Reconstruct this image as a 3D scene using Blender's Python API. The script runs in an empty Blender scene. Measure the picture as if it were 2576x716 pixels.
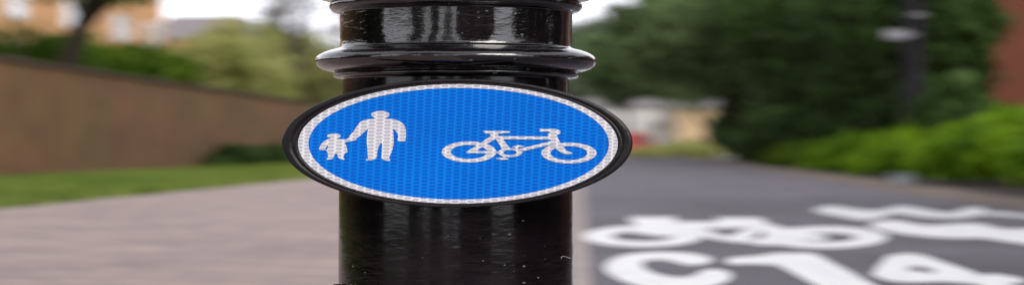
import bpy, bmesh, math, random
import numpy as np
from mathutils import Vector, Matrix, noise as mnoise

R = math.radians
rng = np.random.default_rng(11)
random.seed(11)
scene = bpy.context.scene
COL = scene.collection

# ---------------------------------------------------------------- survey of the place
# Metres.  The camera stands at the origin of the plan, 0.95 m up, and looks along +Y.
F = 5250.0            # focal length in survey units (frame is 2576 units wide)
H = 0.95
VX, VY = 1566.0, 372.0   # where the path runs to
SL = (VX - 1288.0) / F   # drift of the path to the right per metre


def G(u, v):
    """ground point surveyed at (u, v)"""
    Y = H * F / (v - VY)
    return ((u - 1288.0) / F * Y, Y)


def P(L, Y, z=0.0):
    """point L metres to the side of the line of the path, Y metres on"""
    return Vector((L + SL * Y, Y, z))


# ---------------------------------------------------------------- object helpers
def link(name, me, mat=None, parent=None):
    o = bpy.data.objects.new(name, me)
    COL.objects.link(o)
    if mat is not None:
        me.materials.append(mat)
    if parent is not None:
        o.parent = parent
    return o


def tag(o, label=None, cat=None, group=None, kind=None):
    if label: o['label'] = label
    if cat: o['category'] = cat
    if group: o['group'] = group
    if kind: o['kind'] = kind
    return o


def empty(name, loc, label, cat, group=None, rz=0.0):
    o = bpy.data.objects.new(name, None)
    COL.objects.link(o)
    o.location = loc
    o.rotation_euler.z = rz
    return tag(o, label, cat, group)


def from_bm(name, bm, mat, parent=None, smooth=False):
    me = bpy.data.meshes.new(name)
    bmesh.ops.recalc_face_normals(bm, faces=bm.faces)
    bm.to_mesh(me)
    bm.free()
    if smooth:
        for p in me.polygons:
            p.use_smooth = True
    return link(name, me, mat, parent)


def bm_box(bm, x0, x1, y0, y1, z0, z1, bevel=0.0):
    vs = [bm.verts.new((x, y, z)) for z in (z0, z1) for y in (y0, y1) for x in (x0, x1)]
    fs = [(0, 2, 3, 1), (4, 5, 7, 6), (0, 1, 5, 4), (2, 6, 7, 3), (0, 4, 6, 2), (1, 3, 7, 5)]
    faces = [bm.faces.new([vs[i] for i in f]) for f in fs]
    if bevel:
        ed = list({e for f in faces for e in f.edges})
        bmesh.ops.bevel(bm, geom=ed, offset=bevel, segments=2, affect='EDGES')


def bm_tube(bm, pts, rads, seg=10, cap=True):
    rings = []
    n = len(pts)
    pts = [Vector(p) for p in pts]
    for i, p in enumerate(pts):
        d = (pts[min(i + 1, n - 1)] - pts[max(i - 1, 0)]).normalized()
        a = d.cross(Vector((0.31, 0.95, 0.05)))
        if a.length < 1e-3:
            a = d.cross(Vector((1, 0, 0)))
        a.normalize()
        b = d.cross(a)
        rings.append([bm.verts.new(p + (a * math.cos(t) + b * math.sin(t)) * rads[i])
                      for t in [2 * math.pi * k / seg for k in range(seg)]])
    for i in range(n - 1):
        for k in range(seg):
            bm.faces.new((rings[i][k], rings[i][(k + 1) % seg], rings[i + 1][(k + 1) % seg], rings[i + 1][k]))
    if cap:
        bm.faces.new(rings[0]); bm.faces.new(rings[-1])


def bm_lathe(bm, prof, seg=160, wob=0.0, seed=0.0):
    """prof: list of (radius, z)"""
    rings = []
    for (r, z) in prof:
        ring = []
        for k in range(seg):
            t = 2 * math.pi * k / seg
            rr = r
            zz = z
            if wob:
                q = Vector((math.cos(t) * 3 + seed, math.sin(t) * 3, z * 9))
                rr += wob * mnoise.noise(q)
                zz += wob * 0.7 * mnoise.noise(q * 1.7 + Vector((7, 1, 3)))
            ring.append(bm.verts.new((rr * math.cos(t), rr * math.sin(t), zz)))
        rings.append(ring)
    for i in range(len(rings) - 1):
        for k in range(seg):
            bm.faces.new((rings[i][k], rings[i][(k + 1) % seg], rings[i + 1][(k + 1) % seg], rings[i + 1][k]))
    return rings


def mesh_quads(name, verts, mat, parent=None, nper=4):
    """verts: (n*nper, 3) array, every nper verts one face"""
    n = len(verts) // nper
    me = bpy.data.meshes.new(name)
    me.vertices.add(n * nper)
    me.vertices.foreach_set('co', np.ascontiguousarray(verts, dtype=np.float32).ravel())
    me.loops.add(n * nper)
    me.loops.foreach_set('vertex_index', np.arange(n * nper, dtype=np.int32))
    me.polygons.add(n)
    me.polygons.foreach_set('loop_start', np.arange(0, n * nper, nper, dtype=np.int32))
    me.polygons.foreach_set('loop_total', np.full(n, nper, dtype=np.int32))
    me.update(calc_edges=True)
    return link(name, me, mat, parent)


# ---------------------------------------------------------------- materials
class NT:
    def __init__(self, name):
        self.m = bpy.data.materials.new(name)
        self.m.use_nodes = True
        self.t = self.m.node_tree
        self.t.nodes.clear()
        self.out = self.n('ShaderNodeOutputMaterial')
        self.b = self.n('ShaderNodeBsdfPrincipled')
        self.t.links.new(self.b.outputs[0], self.out.inputs[0])

    def n(self, typ, **kw):
        nd = self.t.nodes.new(typ)
        for k, v in kw.items():
            setattr(nd, k, v)
        return nd

    def put(self, sock, v):
        if isinstance(v, bpy.types.NodeSocket):
            self.t.links.new(v, sock)
        elif isinstance(v, (tuple, list)):
            sock.default_value = tuple(v) + ((1.0,) if len(v) == 3 and len(sock.default_value) == 4 else ())
        else:
            sock.default_value = v

    def set(self, **kw):
        for k, v in kw.items():
            self.put(self.b.inputs[k.replace('_', ' ')], v)

    def coord(self, which='Object', scale=(1, 1, 1), rot=(0, 0, 0)):
        tc = self.n('ShaderNodeTexCoord')
        mp = self.n('ShaderNodeMapping')
        mp.inputs['Scale'].default_value = scale
        mp.inputs['Rotation'].default_value = rot
        self.t.links.new(tc.outputs[which], mp.inputs[0])
        return mp.outputs[0]

    def pos(self, scale=(1, 1, 1)):
        g = self.n('ShaderNodeNewGeometry')
        mp = self.n('ShaderNodeMapping')
        mp.inputs['Scale'].default_value = scale
        self.t.links.new(g.outputs['Position'], mp.inputs[0])
        return mp.outputs[0]

    def noise(self, vec, scale=5, detail=4, rough=0.55):
        nd = self.n('ShaderNodeTexNoise')
        self.put(nd.inputs['Vector'], vec)
        nd.inputs['Scale'].default_value = scale
        nd.inputs['Detail'].default_value = detail
        nd.inputs['Roughness'].default_value = rough
        return nd.outputs[0]

    def ramp(self, fac, stops):
        nd = self.n('ShaderNodeValToRGB')
        self.put(nd.inputs[0], fac)
        e = nd.color_ramp.elements
        while len(e) < len(stops):
            e.new(0.5)
        for el, (p, c) in zip(e, stops):
            el.position = p
            el.color = tuple(c) + (1.0,) if len(c) == 3 else c
        return nd.outputs[0]

    def mix(self, fac, a, b, mode='MIX'):
        nd = self.n('ShaderNodeMix', data_type='RGBA', blend_type=mode)
        self.put(nd.inputs[0], fac)
        self.put(nd.inputs[6], a)
        self.put(nd.inputs[7], b)
        return nd.outputs[2]

    def math(self, op, a, b=0.0, c=0.0):
        nd = self.n('ShaderNodeMath', operation=op)
        self.put(nd.inputs[0], a)
        self.put(nd.inputs[1], b)
        self.put(nd.inputs[2], c)
        return nd.outputs[0]

    def bump(self, h, strength=0.3, dist=0.01):
        nd = self.n('ShaderNodeBump')
        nd.inputs['Strength'].default_value = strength
        nd.inputs['Distance'].default_value = dist
        self.put(nd.inputs['Height'], h)
        self.put(self.b.inputs['Normal'], nd.outputs[0])
        return nd.outputs[0]


def varied(name, c0, c1, scale=3.0, rough=0.7, bump=0.0, bscale=40.0, spec=None, stretch=(1, 1, 1), which='pos'):
    t = NT(name)
    vec = t.pos(stretch) if which == 'pos' else t.coord('Object', stretch)
    f = t.noise(vec, scale, 5)
    t.set(Base_Color=t.ramp(f, [(0.3, c0), (0.7, c1)]), Roughness=rough)
    if spec is not None:
        t.set(Specular_IOR_Level=spec)
    if bump:
        t.bump(t.noise(vec, bscale, 4), bump, 0.02)
    return t.m


def leaf_mat(name, dark, light, scale=0.5, trans=0.35):
    t = NT(name)
    f = t.noise(t.pos(), scale, 4, 0.6)
    f2 = t.noise(t.pos(), scale * 9, 2, 0.5)
    fac = t.math('ADD', t.math('MULTIPLY', f, 0.65), t.math('MULTIPLY', f2, 0.35))
    c = t.ramp(fac, [(0.41, dark), (0.60, light)])
    t.set(Base_Color=c, Roughness=0.6, Specular_IOR_Level=0.12)
    tr = t.n('ShaderNodeBsdfTranslucent')
    t.put(tr.inputs[0], c)
    ms = t.n('ShaderNodeMixShader')
    ms.inputs[0].default_value = trans
    t.t.links.new(t.b.outputs[0], ms.inputs[1])
    t.t.links.new(tr.outputs[0], ms.inputs[2])
    t.t.links.new(ms.outputs[0], t.out.inputs[0])
    return t.m


def brick_mat(name, c1, c2, mortar, bw, bh, plane='XZ', stain=None, msize=0.012, rough=0.85):
    t = NT(name)
    tc = t.n('ShaderNodeTexCoord')
    sp = t.n('ShaderNodeSeparateXYZ')
    t.t.links.new(tc.outputs['Object'], sp.inputs[0])
    cb = t.n('ShaderNodeCombineXYZ')
    for i, ax in enumerate(plane):
        t.t.links.new(sp.outputs['XYZ'.index(ax)], cb.inputs[i])
    vec = cb.outputs[0]
    br = t.n('ShaderNodeTexBrick')
    t.put(br.inputs['Vector'], vec)
    br.inputs['Color1'].default_value = tuple(c1) + (1,)
    br.inputs['Color2'].default_value = tuple(c2) + (1,)
    br.inputs['Mortar'].default_value = tuple(mortar) + (1,)
    br.inputs['Scale'].default_value = 1.0
    br.inputs['Mortar Size'].default_value = msize
    br.inputs['Brick Width'].default_value = bw
    br.inputs['Row Height'].default_value = bh
    col = br.outputs['Color']
    big = t.noise(vec, 0.22, 5, 0.65)
    if stain:
        col = t.mix(t.ramp(big, [(0.42, (0, 0, 0)), (0.62, (0.9, 0.9, 0.9))]), col, stain)
        damp = t.noise(vec, 0.5, 6, 0.7)
        col = t.mix(1.0, col, t.ramp(damp, [(0.36, (0.50, 0.46, 0.46)), (0.50, (0.95, 0.95, 0.95)), (0.66, (1.28, 1.22, 1.15))]), 'MULTIPLY')
    fine = t.noise(vec, 14, 3)
    col = t.mix(0.35, col, t.ramp(fine, [(0.3, (0.35, 0.35, 0.35)), (0.7, (0.95, 0.95, 0.95))]), 'MULTIPLY')
    t.set(Base_Color=col, Roughness=rough)
    t.bump(t.math('ADD', t.math('MULTIPLY', br.outputs['Fac'], -1.0), t.math('MULTIPLY', fine, 0.4)), 0.5, 0.01)
    return t.m


def sheeting_mat(name, cell, edge, pitch):
    """prismatic road-sign sheeting: honeycomb cells with paler seals"""
    t = NT(name)
    tc = t.n('ShaderNodeTexCoord')
    sp = t.n('ShaderNodeSeparateXYZ')
    t.t.links.new(tc.outputs['Object'], sp.inputs[0])
    px = t.math('DIVIDE', t.math('ADD', sp.outputs[0], t.math('MULTIPLY', sp.outputs[2], -0.05)), 2.7 * pitch)
    pz = t.math('DIVIDE', sp.outputs[2], pitch)
    s3 = math.sqrt(3.0)

    def cellof(ox, oz):
        ax = t.math('SUBTRACT', t.math('WRAP', t.math('ADD', px, ox), s3, 0.0), s3 / 2)
        az = t.math('SUBTRACT', t.math('WRAP', t.math('ADD', pz, oz), 1.0, 0.0), 0.5)
        ax = t.math('ABSOLUTE', ax)
        az = t.math('ABSOLUTE', az)
        return t.math('MAXIMUM', az, t.math('ADD', t.math('MULTIPLY', ax, s3 / 2), t.math('MULTIPLY', az, 0.5)))
    d = t.math('MINIMUM', cellof(0, 0), cellof(s3 / 2, 0.5))
    big = t.noise(t.coord('Object', (1, 1, 1)), 9, 3)
    wide = t.math('ADD', d, t.math('MULTIPLY', t.math('SUBTRACT', big, 0.5), 0.10))
    col = t.ramp(wide, [(0.335, cell), (0.44, edge)])
    dirt = t.noise(t.coord('Object', (1, 1, 2.5)), 26, 5, 0.7)
    col = t.mix(t.ramp(dirt, [(0.54, (0, 0, 0)), (0.80, (0.55, 0.55, 0.55))]), col, tuple(0.70 * a + 0.012 for a in cell))
    fade = t.noise(t.coord('Object', (1, 1, 1.6)), 3.2, 4, 0.6)
    col = t.mix(0.5, col, t.ramp(fade, [(0.3, (0.72, 0.74, 0.78)), (0.7, (1, 1, 1))]), 'MULTIPLY')
    t.set(Base_Color=col, Roughness=0.42, Specular_IOR_Level=0.12)
    t.bump(d, 0.08, 0.002)
    return t.m


def post_paint(name, ripple=0.5, rough=0.10, spec=0.5, coat=0.0):
    t = NT(name)
    v = t.coord('Object', (1, 1, 1))
    vs = t.coord('Object', (1, 1, 3.2))
    thin = t.coord('Object', (1, 1, 22))
    # brush ripples and sags in many coats of gloss
    h1 = t.noise(vs, 11, 3, 0.55)
    h2 = t.noise(vs, 42, 3, 0.6)
    h3 = t.noise(t.coord('Object', (1, 1, 6)), 120, 2, 0.6)
    h = t.math('ADD', t.math('MULTIPLY', h1, 1.0), t.math('ADD', t.math('MULTIPLY', h2, 0.30), t.math('MULTIPLY', h3, 0.05)))
    # specks of grit and fine scratches
    vo = t.n('ShaderNodeTexVoronoi', feature='F1')
    t.put(vo.inputs['Vector'], t.coord('Object', (1, 1, 2.4)))
    vo.inputs['Scale'].default_value = 26
    rnd = t.noise(v, 6, 2)
    thr = t.math('MULTIPLY', t.math('SUBTRACT', rnd, 0.40), 0.55)
    speck = t.math('LESS_THAN', vo.outputs['Distance'], thr)
    scr = t.noise(thin, 9, 4, 0.65)
    scrm = t.ramp(scr, [(0.66, (0, 0, 0)), (0.74, (1, 1, 1))])
    dust = t.noise(vs, 7, 6, 0.75)
    base = t.ramp(dust, [(0.35, (0.0045, 0.0028, 0.0040)), (0.75, (0.009, 0.006, 0.008))])
    base = t.mix(t.math('MULTIPLY', scrm, 0.22), base, (0.10, 0.09, 0.10))
    base = t.mix(t.math('MULTIPLY', speck, 0.75), base, (0.20, 0.19, 0.19))
    t.set(Base_Color=base, Specular_IOR_Level=spec, Coat_Weight=coat, Coat_Roughness=0.02, Coat_IOR=1.6)
    rr = t.ramp(dust, [(0.3, (rough * 0.7,) * 3), (0.8, (rough * 2.2,) * 3)])
    t.set(Roughness=rr)
    t.bump(h, ripple, 0.010)
    return t.m


M = {}
M['post_gloss'] = post_paint('black_gloss_paint', 0.20, 0.04, 0.9, 0.4)
M['post_worn'] = post_paint('black_worn_paint', 0.06, 0.10, 0.40)
def rim_paint():
    t = NT('black_rim_paint')
    v = t.coord('Object')
    f = t.noise(v, 14, 5)
    scuff = t.noise(t.coord('Object', (1, 1, 3)), 17, 7, 0.75)
    c = t.ramp(f, [(0.3, (0.005, 0.0035, 0.005)), (0.7, (0.016, 0.012, 0.015))])
    c = t.mix(t.ramp(scuff, [(0.62, (0, 0, 0)), (0.72, (0.45, 0.45, 0.45))]), c, (0.17, 0.16, 0.17))
    t.set(Base_Color=c, Roughness=0.38, Specular_IOR_Level=0.4)
    t.bump(t.noise(v, 90, 4), 0.12, 0.02)
    return t.m


M['rim'] = rim_paint()
M['bracket'] = varied('bracket_paint', (0.005, 0.0035, 0.005), (0.016, 0.012, 0.015), 14, 0.36, 0.12, 90, 0.4)
M['blue'] = sheeting_mat('blue_sheeting', (0.0, 0.122, 0.66), (0.0, 0.250, 0.90), 0.0076)
M['white'] = sheeting_mat('white_sheeting', (0.575, 0.56, 0.635), (0.95, 0.945, 0.965), 0.0076)
M['fibre'] = varied('pale_fibre', (0.5, 0.5, 0.5), (0.7, 0.7, 0.7), 20, 0.6)
M['steel'] = varied('grey_steel', (0.18, 0.18, 0.19), (0.28, 0.28, 0.29), 10, 0.4)

# ---------------------------------------------------------------- ground
def sheet(name, poly, z, mat, sub=0, kind='structure', label=None, cat=None):
    bm = bmesh.new()
    vs = [bm.verts.new((p[0], p[1], z)) for p in poly]
    f = bm.faces.new(vs)
    if f.normal.z < 0:
        f.normal_flip()
    o = from_bm(name, bm, mat)
    tag(o, label, cat, None, kind)
    return o


M['ground'] = varied('earth', (0.05, 0.055, 0.022), (0.10, 0.105, 0.045), 0.3, 0.95)
M['lawn'] = varied('lawn_turf', (0.090, 0.155, 0.024), (0.215, 0.260, 0.062), 0.25, 0.95, 0.4, 30)
M['soil'] = varied('dark_soil', (0.022, 0.012, 0.009), (0.060, 0.035, 0.024), 1.2, 0.95, 0.6, 20)
M['edging'] = varied('edging_stone', (0.30, 0.245, 0.235), (0.44, 0.37, 0.35), 1.5, 0.85, 0.3, 60)
M['verge'] = varied('earth_and_brick_edging', (0.105, 0.075, 0.058), (0.19, 0.145, 0.115), 0.8, 0.9, 0.4, 30)
M['far_paving'] = varied('pale_paving', (0.34, 0.32, 0.34), (0.46, 0.43, 0.45), 0.6, 0.9)


def asphalt():
    t = NT('asphalt')
    p = t.pos()
    f = t.noise(p, 0.45, 6, 0.65)
    g = t.noise(p, 90, 3, 0.7)
    c = t.ramp(f, [(0.36, (0.072, 0.061, 0.077)), (0.64, (0.150, 0.128, 0.156))])
    c = t.mix(0.5, c, t.ramp(g, [(0.3, (0.45, 0.45, 0.45)), (0.7, (1, 1, 1))]), 'MULTIPLY')
    t.set(Base_Color=c, Roughness=0.65, Specular_IOR_Level=0.3)
    t.bump(g, 0.5, 0.006)
    return t.m


def paint_white():
    t = NT('road_paint')
    p = t.pos()
    f = t.noise(p, 2.2, 6, 0.7)
    c = t.ramp(f, [(0.28, (0.50, 0.48, 0.49)), (0.45, (0.84, 0.83, 0.83)), (0.7, (0.89, 0.88, 0.88))])
    worn = t.noise(t.pos(), 5.5, 7, 0.8)
    c = t.mix(t.ramp(worn, [(0.62, (0, 0, 0)), (0.72, (0.7, 0.7, 0.7))]), c, (0.20, 0.18, 0.20))
    t.set(Base_Color=c, Roughness=0.6)
    t.bump(t.noise(p, 90, 3), 0.3, 0.004)
    return t.m


M['asphalt'] = asphalt()
M['paint'] = paint_white()


def paving():
    t = NT('pink_brick_paving')
    tc = t.n('ShaderNodeTexCoord')
    mp = t.n('ShaderNodeMapping')
    mp.inputs['Rotation'].default_value = (0, 0, R(45))
    t.t.links.new(tc.outputs['Object'], mp.inputs[0])
    br = t.n('ShaderNodeTexBrick')
    t.put(br.inputs['Vector'], mp.outputs[0])
    br.inputs['Color1'].default_value = (0.47, 0.335, 0.295, 1)
    br.inputs['Color2'].default_value = (0.225, 0.175, 0.168, 1)
    br.inputs['Mortar'].default_value = (0.16, 0.14, 0.135, 1)
    br.inputs['Scale'].default_value = 1
    br.inputs['Mortar Size'].default_value = 0.018
    br.inputs['Brick Width'].default_value = 0.56
    br.inputs['Row Height'].default_value = 0.28
    p = t.pos()
    f = t.noise(p, 0.42, 6, 0.65)
    c = t.mix(0.45, br.outputs[0], t.ramp(f, [(0.34, (0.205, 0.154, 0.143)), (0.5, (0.305, 0.228, 0.209)), (0.66, (0.42, 0.308, 0.270))]))
    t.set(Base_Color=c, Roughness=0.75)
    t.bump(t.math('ADD', t.math('MULTIPLY', br.outputs['Fac'], -1), t.math('MULTIPLY', t.noise(p, 30, 3), 0.5)), 0.4, 0.008)
    return t.m


M['paving'] = paving()

sheet('ground', [(-1500, -1500), (1500, -1500), (1500, 2500), (-1500, 2500)], 0.0, M['ground'])

# joint between brick path and asphalt: two surveyed edges of the stone edging
joint = [(-0.30, -60), (-0.22, 0), (-0.21, 8)]
jp = [(x, y) for (x, y) in [P(l, y).xy for (l, y) in joint]]
jp += [G(1487, 716), G(1481, 640), G(1474, 560), G(1467, 500)]
fy = jp[-1][1]
jp += [P(-1.2, 60).xy[:], P(-1.7, 110).xy[:], P(-1.9, 205).xy[:]]
W_E = 0.13
left_edge = [(x - W_E, y) for (x, y) in jp]


def wavy(L, y0, y1, n, amp, seed):
    out = []
    for i in range(n + 1):
        y = y0 + (y1 - y0) * i / n
        l = L + amp * mnoise.noise(Vector((y * 0.13, seed, 0))) + amp * 0.4 * mnoise.noise(Vector((y * 0.9, seed, 4)))
        p = P(l, y)
        out.append((p.x, p.y))
    return out


lawn_edge = wavy(-9.75, -60, 205, 160, 0.25, 1.0)
sheet('brick_path', left_edge + [P(-1.9, 205).xy[:]] + lawn_edge[::-1], 0.008, M['paving'])
sheet('edging', left_edge + jp[::-1], 0.012, M['edging'])
kerb_in = wavy(6.0, -60, 205, 120, 0.12, 2.0)
sheet('cycle_path', jp + kerb_in[::-1], 0.008, M['asphalt'])
kerb_out = wavy(7.7, -60, 205, 120, 0.35, 3.0)
sheet('verge', kerb_in + kerb_out[::-1], 0.012, M['verge'])
bed_r = [P(16, y).xy[:] for y in (-60, 205)]
sheet('planting_bed', kerb_out + bed_r[::-1], 0.016, M['soil'])
bed_edge = wavy(-19.6, -60, 190, 120, 0.5, 5.0)
sheet('lawn', lawn_edge[:-10] + bed_edge[::-1], 0.016, M['lawn'])
sheet('soil_bed', bed_edge + [P(-21.1, 190).xy[:], P(-21.1, -60).xy[:]], 0.012, M['soil'])
sheet('road', [P(-80, 205.5).xy[:], P(80, 205.5).xy[:], P(80, 245).xy[:], P(-80, 245).xy[:]], 0.020, M['far_paving'])

# blades of the lawn: nobody could count them
n = 60000
ll = rng.uniform(-19.5, -9.6, n)
yy = 4 + (190 - 4) * rng.random(n) ** 1.5
hh = rng.uniform(0.06, 0.20, n)
ww = rng.uniform(0.03, 0.08, n)
an = rng.uniform(0, math.pi * 2, n)
bx = ll + SL * yy
ve = np.zeros((n, 3, 3))
ve[:, 0] = np.stack([bx - ww * np.cos(an), yy - ww * np.sin(an), np.full(n, .015)], 1)
ve[:, 1] = np.stack([bx + ww * np.cos(an), yy + ww * np.sin(an), np.full(n, .015)], 1)
ve[:, 2] = np.stack([bx + rng.normal(0, .07, n), yy + rng.normal(0, .07, n), hh], 1)
M['blade'] = leaf_mat('grass_blade', (0.095, 0.170, 0.024), (0.250, 0.295, 0.070), 0.25, 0.3)
g = mesh_quads('grass', ve.reshape(-1, 3), M['blade'], None, 3)
tag(g, 'short green grass growing on the lawn strip below the long wall', 'grass', None, 'stuff')

# ---------------------------------------------------------------- painted markings on the asphalt
def marking(name, loops, org, sc, label, cat='road marking', z=0.013, soft=False):
    """loops: outlines in survey units (in units of a detail survey with origin org, scale sc)"""
    bm = bmesh.new()
    for k, lp in enumerate(loops):
        pts = []
        for i in range(len(lp)):
            a, b = lp[i], lp[(i + 1) % len(lp)]
            z0, z1 = lp[i - 1], lp[(i + 2) % len(lp)]
            for s in ((0, 0.25, 0.5, 0.75) if soft else (0, 0.5)):
                x = a[0] + (b[0] - a[0]) * s
                y = a[1] + (b[1] - a[1]) * s
                if soft:
                    x, y = [0.5 * (2 * a[q] + (b[q] - z0[q]) * s + (2 * z0[q] - 5 * a[q] + 4 * b[q] - z1[q]) * s * s + (3 * a[q] - z0[q] - 3 * b[q] + z1[q]) * s ** 3) for q in (0, 1)]
                u = (x / sc + org[0]) / 1.15178
                v = (y / sc + org[1]) / 1.15178
                pts.append(G(u, v))
        f = bm.faces.new([bm.verts.new((p[0], p[1], z + 0.0006 * k)) for p in pts])
        f.normal_update()
        if f.normal.z < 0:
            f.normal_flip()
    me = bpy.data.meshes.new(name)
    bm.to_mesh(me); bm.free()
    o = link(name, me, M['paint'])
    return tag(o, label, cat)


def ell(cx, cy, rx, ry, n=40, a0=0, a1=360):
    return [(cx + rx * math.cos(R(a0 + (a1 - a0) * i / n)), cy + ry * math.sin(R(a0 + (a1 - a0) * i / n))) for i in range(n)]


def annulus(cx, cy, rx, ry, ix, iy, n=20):
    """ring as two C-shaped halves that butt end to end"""
    out = []
    for s in (0, 180):
        o = [(cx + rx * math.cos(R(s + 180 * i / n)), cy + ry * math.sin(R(s + 180 * i / n))) for i in range(n + 1)]
        q = [(cx + ix * math.cos(R(s + 180 * i / n)), cy + iy * math.sin(R(s + 180 * i / n))) for i in range(n + 1)]
        out.append(o + q[::-1])
    return out


O3, S3 = (1660, 560), 1.971
marking('letter_marking', [[(785, 372), (700, 350), (600, 341), (480, 338), (370, 345), (280, 360), (215, 385), (185, 415), (190, 450),
        (230, 480), (310, 515), (430, 545), (560, 560), (700, 555), (820, 530), (890, 500), (905, 470), (870, 448), (800, 438),
        (740, 446), (700, 470), (640, 482), (560, 480), (480, 465), (420, 440), (395, 415), (395, 400), (420, 388), (480, 382),
        (540, 386), (600, 400), (650, 413), (720, 412), (785, 396)]], O3, S3,
        'white letter C painted on the asphalt, first of the route characters', soft=True)
marking('digit_marking', [[(868, 392), (900, 372), (1080, 358), (1150, 345), (1370, 345), (1410, 362), (1560, 440), (1720, 528), (1800, 575),
        (1480, 575), (1330, 500), (1230, 445), (1160, 412), (1040, 408), (900, 410)]], O3, S3,
        'white figure 1 painted on the asphalt between the C and the 4')
marking('digit_marking', [[(1800, 360), (1900, 346), (1990, 354), (2330, 468), (2420, 466), (2560, 490), (2590, 515), (2480, 522), (2620, 575),
        (2420, 575), (2300, 522), (2120, 510), (1900, 514), (1790, 502), (1708, 472), (1740, 420), (1900, 440), (2060, 460), (2075, 447), (1985, 420), (1925, 425), (1900, 440), (1740, 420)]], O3, S3,
        'white figure 4 painted on the asphalt at the near right corner')
bike = annulus(400, 248, 342, 61, 178, 29) + annulus(1440, 255, 355, 63, 175, 27)
bike += [[(318, 138), (590, 138), (575, 176), (345, 176)],
         [(350, 165), (570, 165), (625, 203), (700, 232), (600, 246), (520, 250), (440, 243), (380, 232), (340, 230), (372, 200)],
         [(560, 166), (1060, 164), (1080, 200), (560, 206)], [(805, 142), (1060, 143), (1095, 155), (1110, 186), (860, 172)],
         [(600, 205), (740, 205), (980, 288), (850, 276), (740, 250)], [(1000, 165), (1120, 180), (1300, 225), (1455, 249), (1440, 276), (1250, 268), (1100, 238)],
         [(850, 270), (1010, 200), (1085, 215), (960, 292)], [(940, 268), (1140, 262), (1210, 285), (1190, 303), (1040, 302)]]
marking('bicycle_marking', bike, O3, S3, 'white bicycle symbol painted on the asphalt above the route characters C 14')
O4, S4 = (2300, 560), 3.862
marking('symbol_marking', [[(235, 190), (330, 150), (470, 145), (640, 172), (840, 190), (1000, 185), (1150, 145), (1300, 152), (1500, 185), (1680, 215), (1800, 213), (1910, 170),
        (2060, 158), (2150, 178), (2150, 205), (2350, 215), (2576, 238), (2900, 262), (2900, 300), (2576, 272), (2300, 254), (2130, 244), (1980, 268), (1750, 284),
        (1400, 266), (1250, 242), (1110, 230), (1000, 270), (850, 296), (700, 294), (560, 266), (330, 230)],
        [(850, 356), (960, 318), (1150, 306), (1250, 325), (1450, 360), (1650, 358), (1850, 344), (2080, 346), (2250, 384), (2400, 406), (2576, 400), (2900, 437), (2900, 612), (2576, 570),
         (2300, 534), (2100, 506), (1800, 506), (1500, 490), (1200, 456), (950, 408)]], O4, S4,
        'white painted symbol on the asphalt running out of the right edge beside the verge', soft=True)

# ---------------------------------------------------------------- the cast-iron post
PD = 5.0
PX = (1147 - 1288) / F * PD


def pr(half):
    return PD * math.sin(math.atan(half / F))


def pz(v):
    return H + (VY - v) * PD / F


post = empty('iron_post', (PX, PD, 0.0), 'thick black gloss painted iron post with ring mouldings carrying the blue sign', 'post')


def prof(lst):
    return [(pr(h), pz(v)) for (h, v) in lst]


def spline(lst, n=5):
    """smooth run through (half, v) points"""
    out = []
    k = len(lst)
    for i in range(k - 1):
        p0, p1, p2, p3 = lst[max(i - 1, 0)], lst[i], lst[i + 1], lst[min(i + 2, k - 1)]
        for j in range(n):
            t = j / n
            out.append(tuple(0.5 * (2 * p1[q] + (p2[q] - p0[q]) * t + (2 * p0[q] - 5 * p1[q] + 4 * p2[q] - p3[q]) * t * t
                                    + (3 * p1[q] - p0[q] - 3 * p2[q] + p3[q]) * t ** 3) for q in (0, 1)))
    out.append(lst[-1])
    return out


def lathe_part(name, lst, mat, wob=0.0, seed=0.0, label=None, smooth_run=True):
    bm = bmesh.new()
    bm_lathe(bm, prof(spline(lst) if smooth_run else lst), 200, wob, seed)
    o = from_bm(name, bm, mat, post, True)
    if label: o['label'] = label
    return o


lathe_part('base', [(360, 1369), (360, 1290), (350, 1270), (330, 1255), (318, 1235), (303, 1215)], M['post_worn'], 0.001, 3, 'flared black foot of the post')
lathe_part('shaft', [(303, 1215), (296, 900), (295.5, 716), (295, 560), (292.5, 420), (288, 300), (285, 225), (284, 201)], M['post_worn'], 0.0012, 1, 'worn lower shaft behind the sign')
lathe_part('ring_moulding', [(284, 201), (286, 199), (300, 197), (307, 193.5), (309, 189), (306, 185), (303, 183.5), (305, 182), (318, 180), (334, 175.5), (347, 168), (353, 161), (355, 154), (352.5, 147),
                             (346, 140.5), (335, 134.5), (320, 129), (305, 125.5), (297, 124), (294, 122), (292.5, 118), (292, 110), (292, 101)],
           M['post_gloss'], 0.0022, 2, 'bulging gloss ring above the sign')
lathe_part('neck', [(292, 101), (292.3, 80), (292.6, 55), (293, 36)], M['post_gloss'], 0.0022, 5, 'short gloss drum between the two rings')
lathe_part('top_moulding', [(293, 36), (296, 33), (308, 30), (316, 23), (318, 15), (315, 7), (308, 3), (307, 1), (318, 0), (336, -1), (352, -6), (360, -14), (356, -24), (336, -34), (300, -44),
                            (262, -60), (236, -85), (228, -120)], M['post_gloss'], 0.0015, 8)
lathe_part('column', [(228, -120), (215, -600), (205, -1400), (200, -2200)], M['post_gloss'], 0.001, 9)
cap = bmesh.new()
bm_lathe(cap, [(pr(200), pz(-2200)), (pr(240), pz(-2210)), (pr(240), pz(-2240)), (pr(120), pz(-2330)), (0.001, pz(-2340))], 64)
from_bm('cap', cap, M['post_gloss'], post, True)
# a bolt head low on the left flank
bolt = bmesh.new()
a = R(197)
bc = Vector((math.cos(a) * pr(297), math.sin(a) * pr(297), pz(727)))
bm_tube(bolt, [bc, bc + Vector((math.cos(a), math.sin(a), 0)) * 0.016, bc + Vector((math.cos(a), math.sin(a), 0)) * 0.020], [0.020, 0.020, 0.012], 6)
from_bm('bolt', bolt, M['post_worn'], post)


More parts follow.
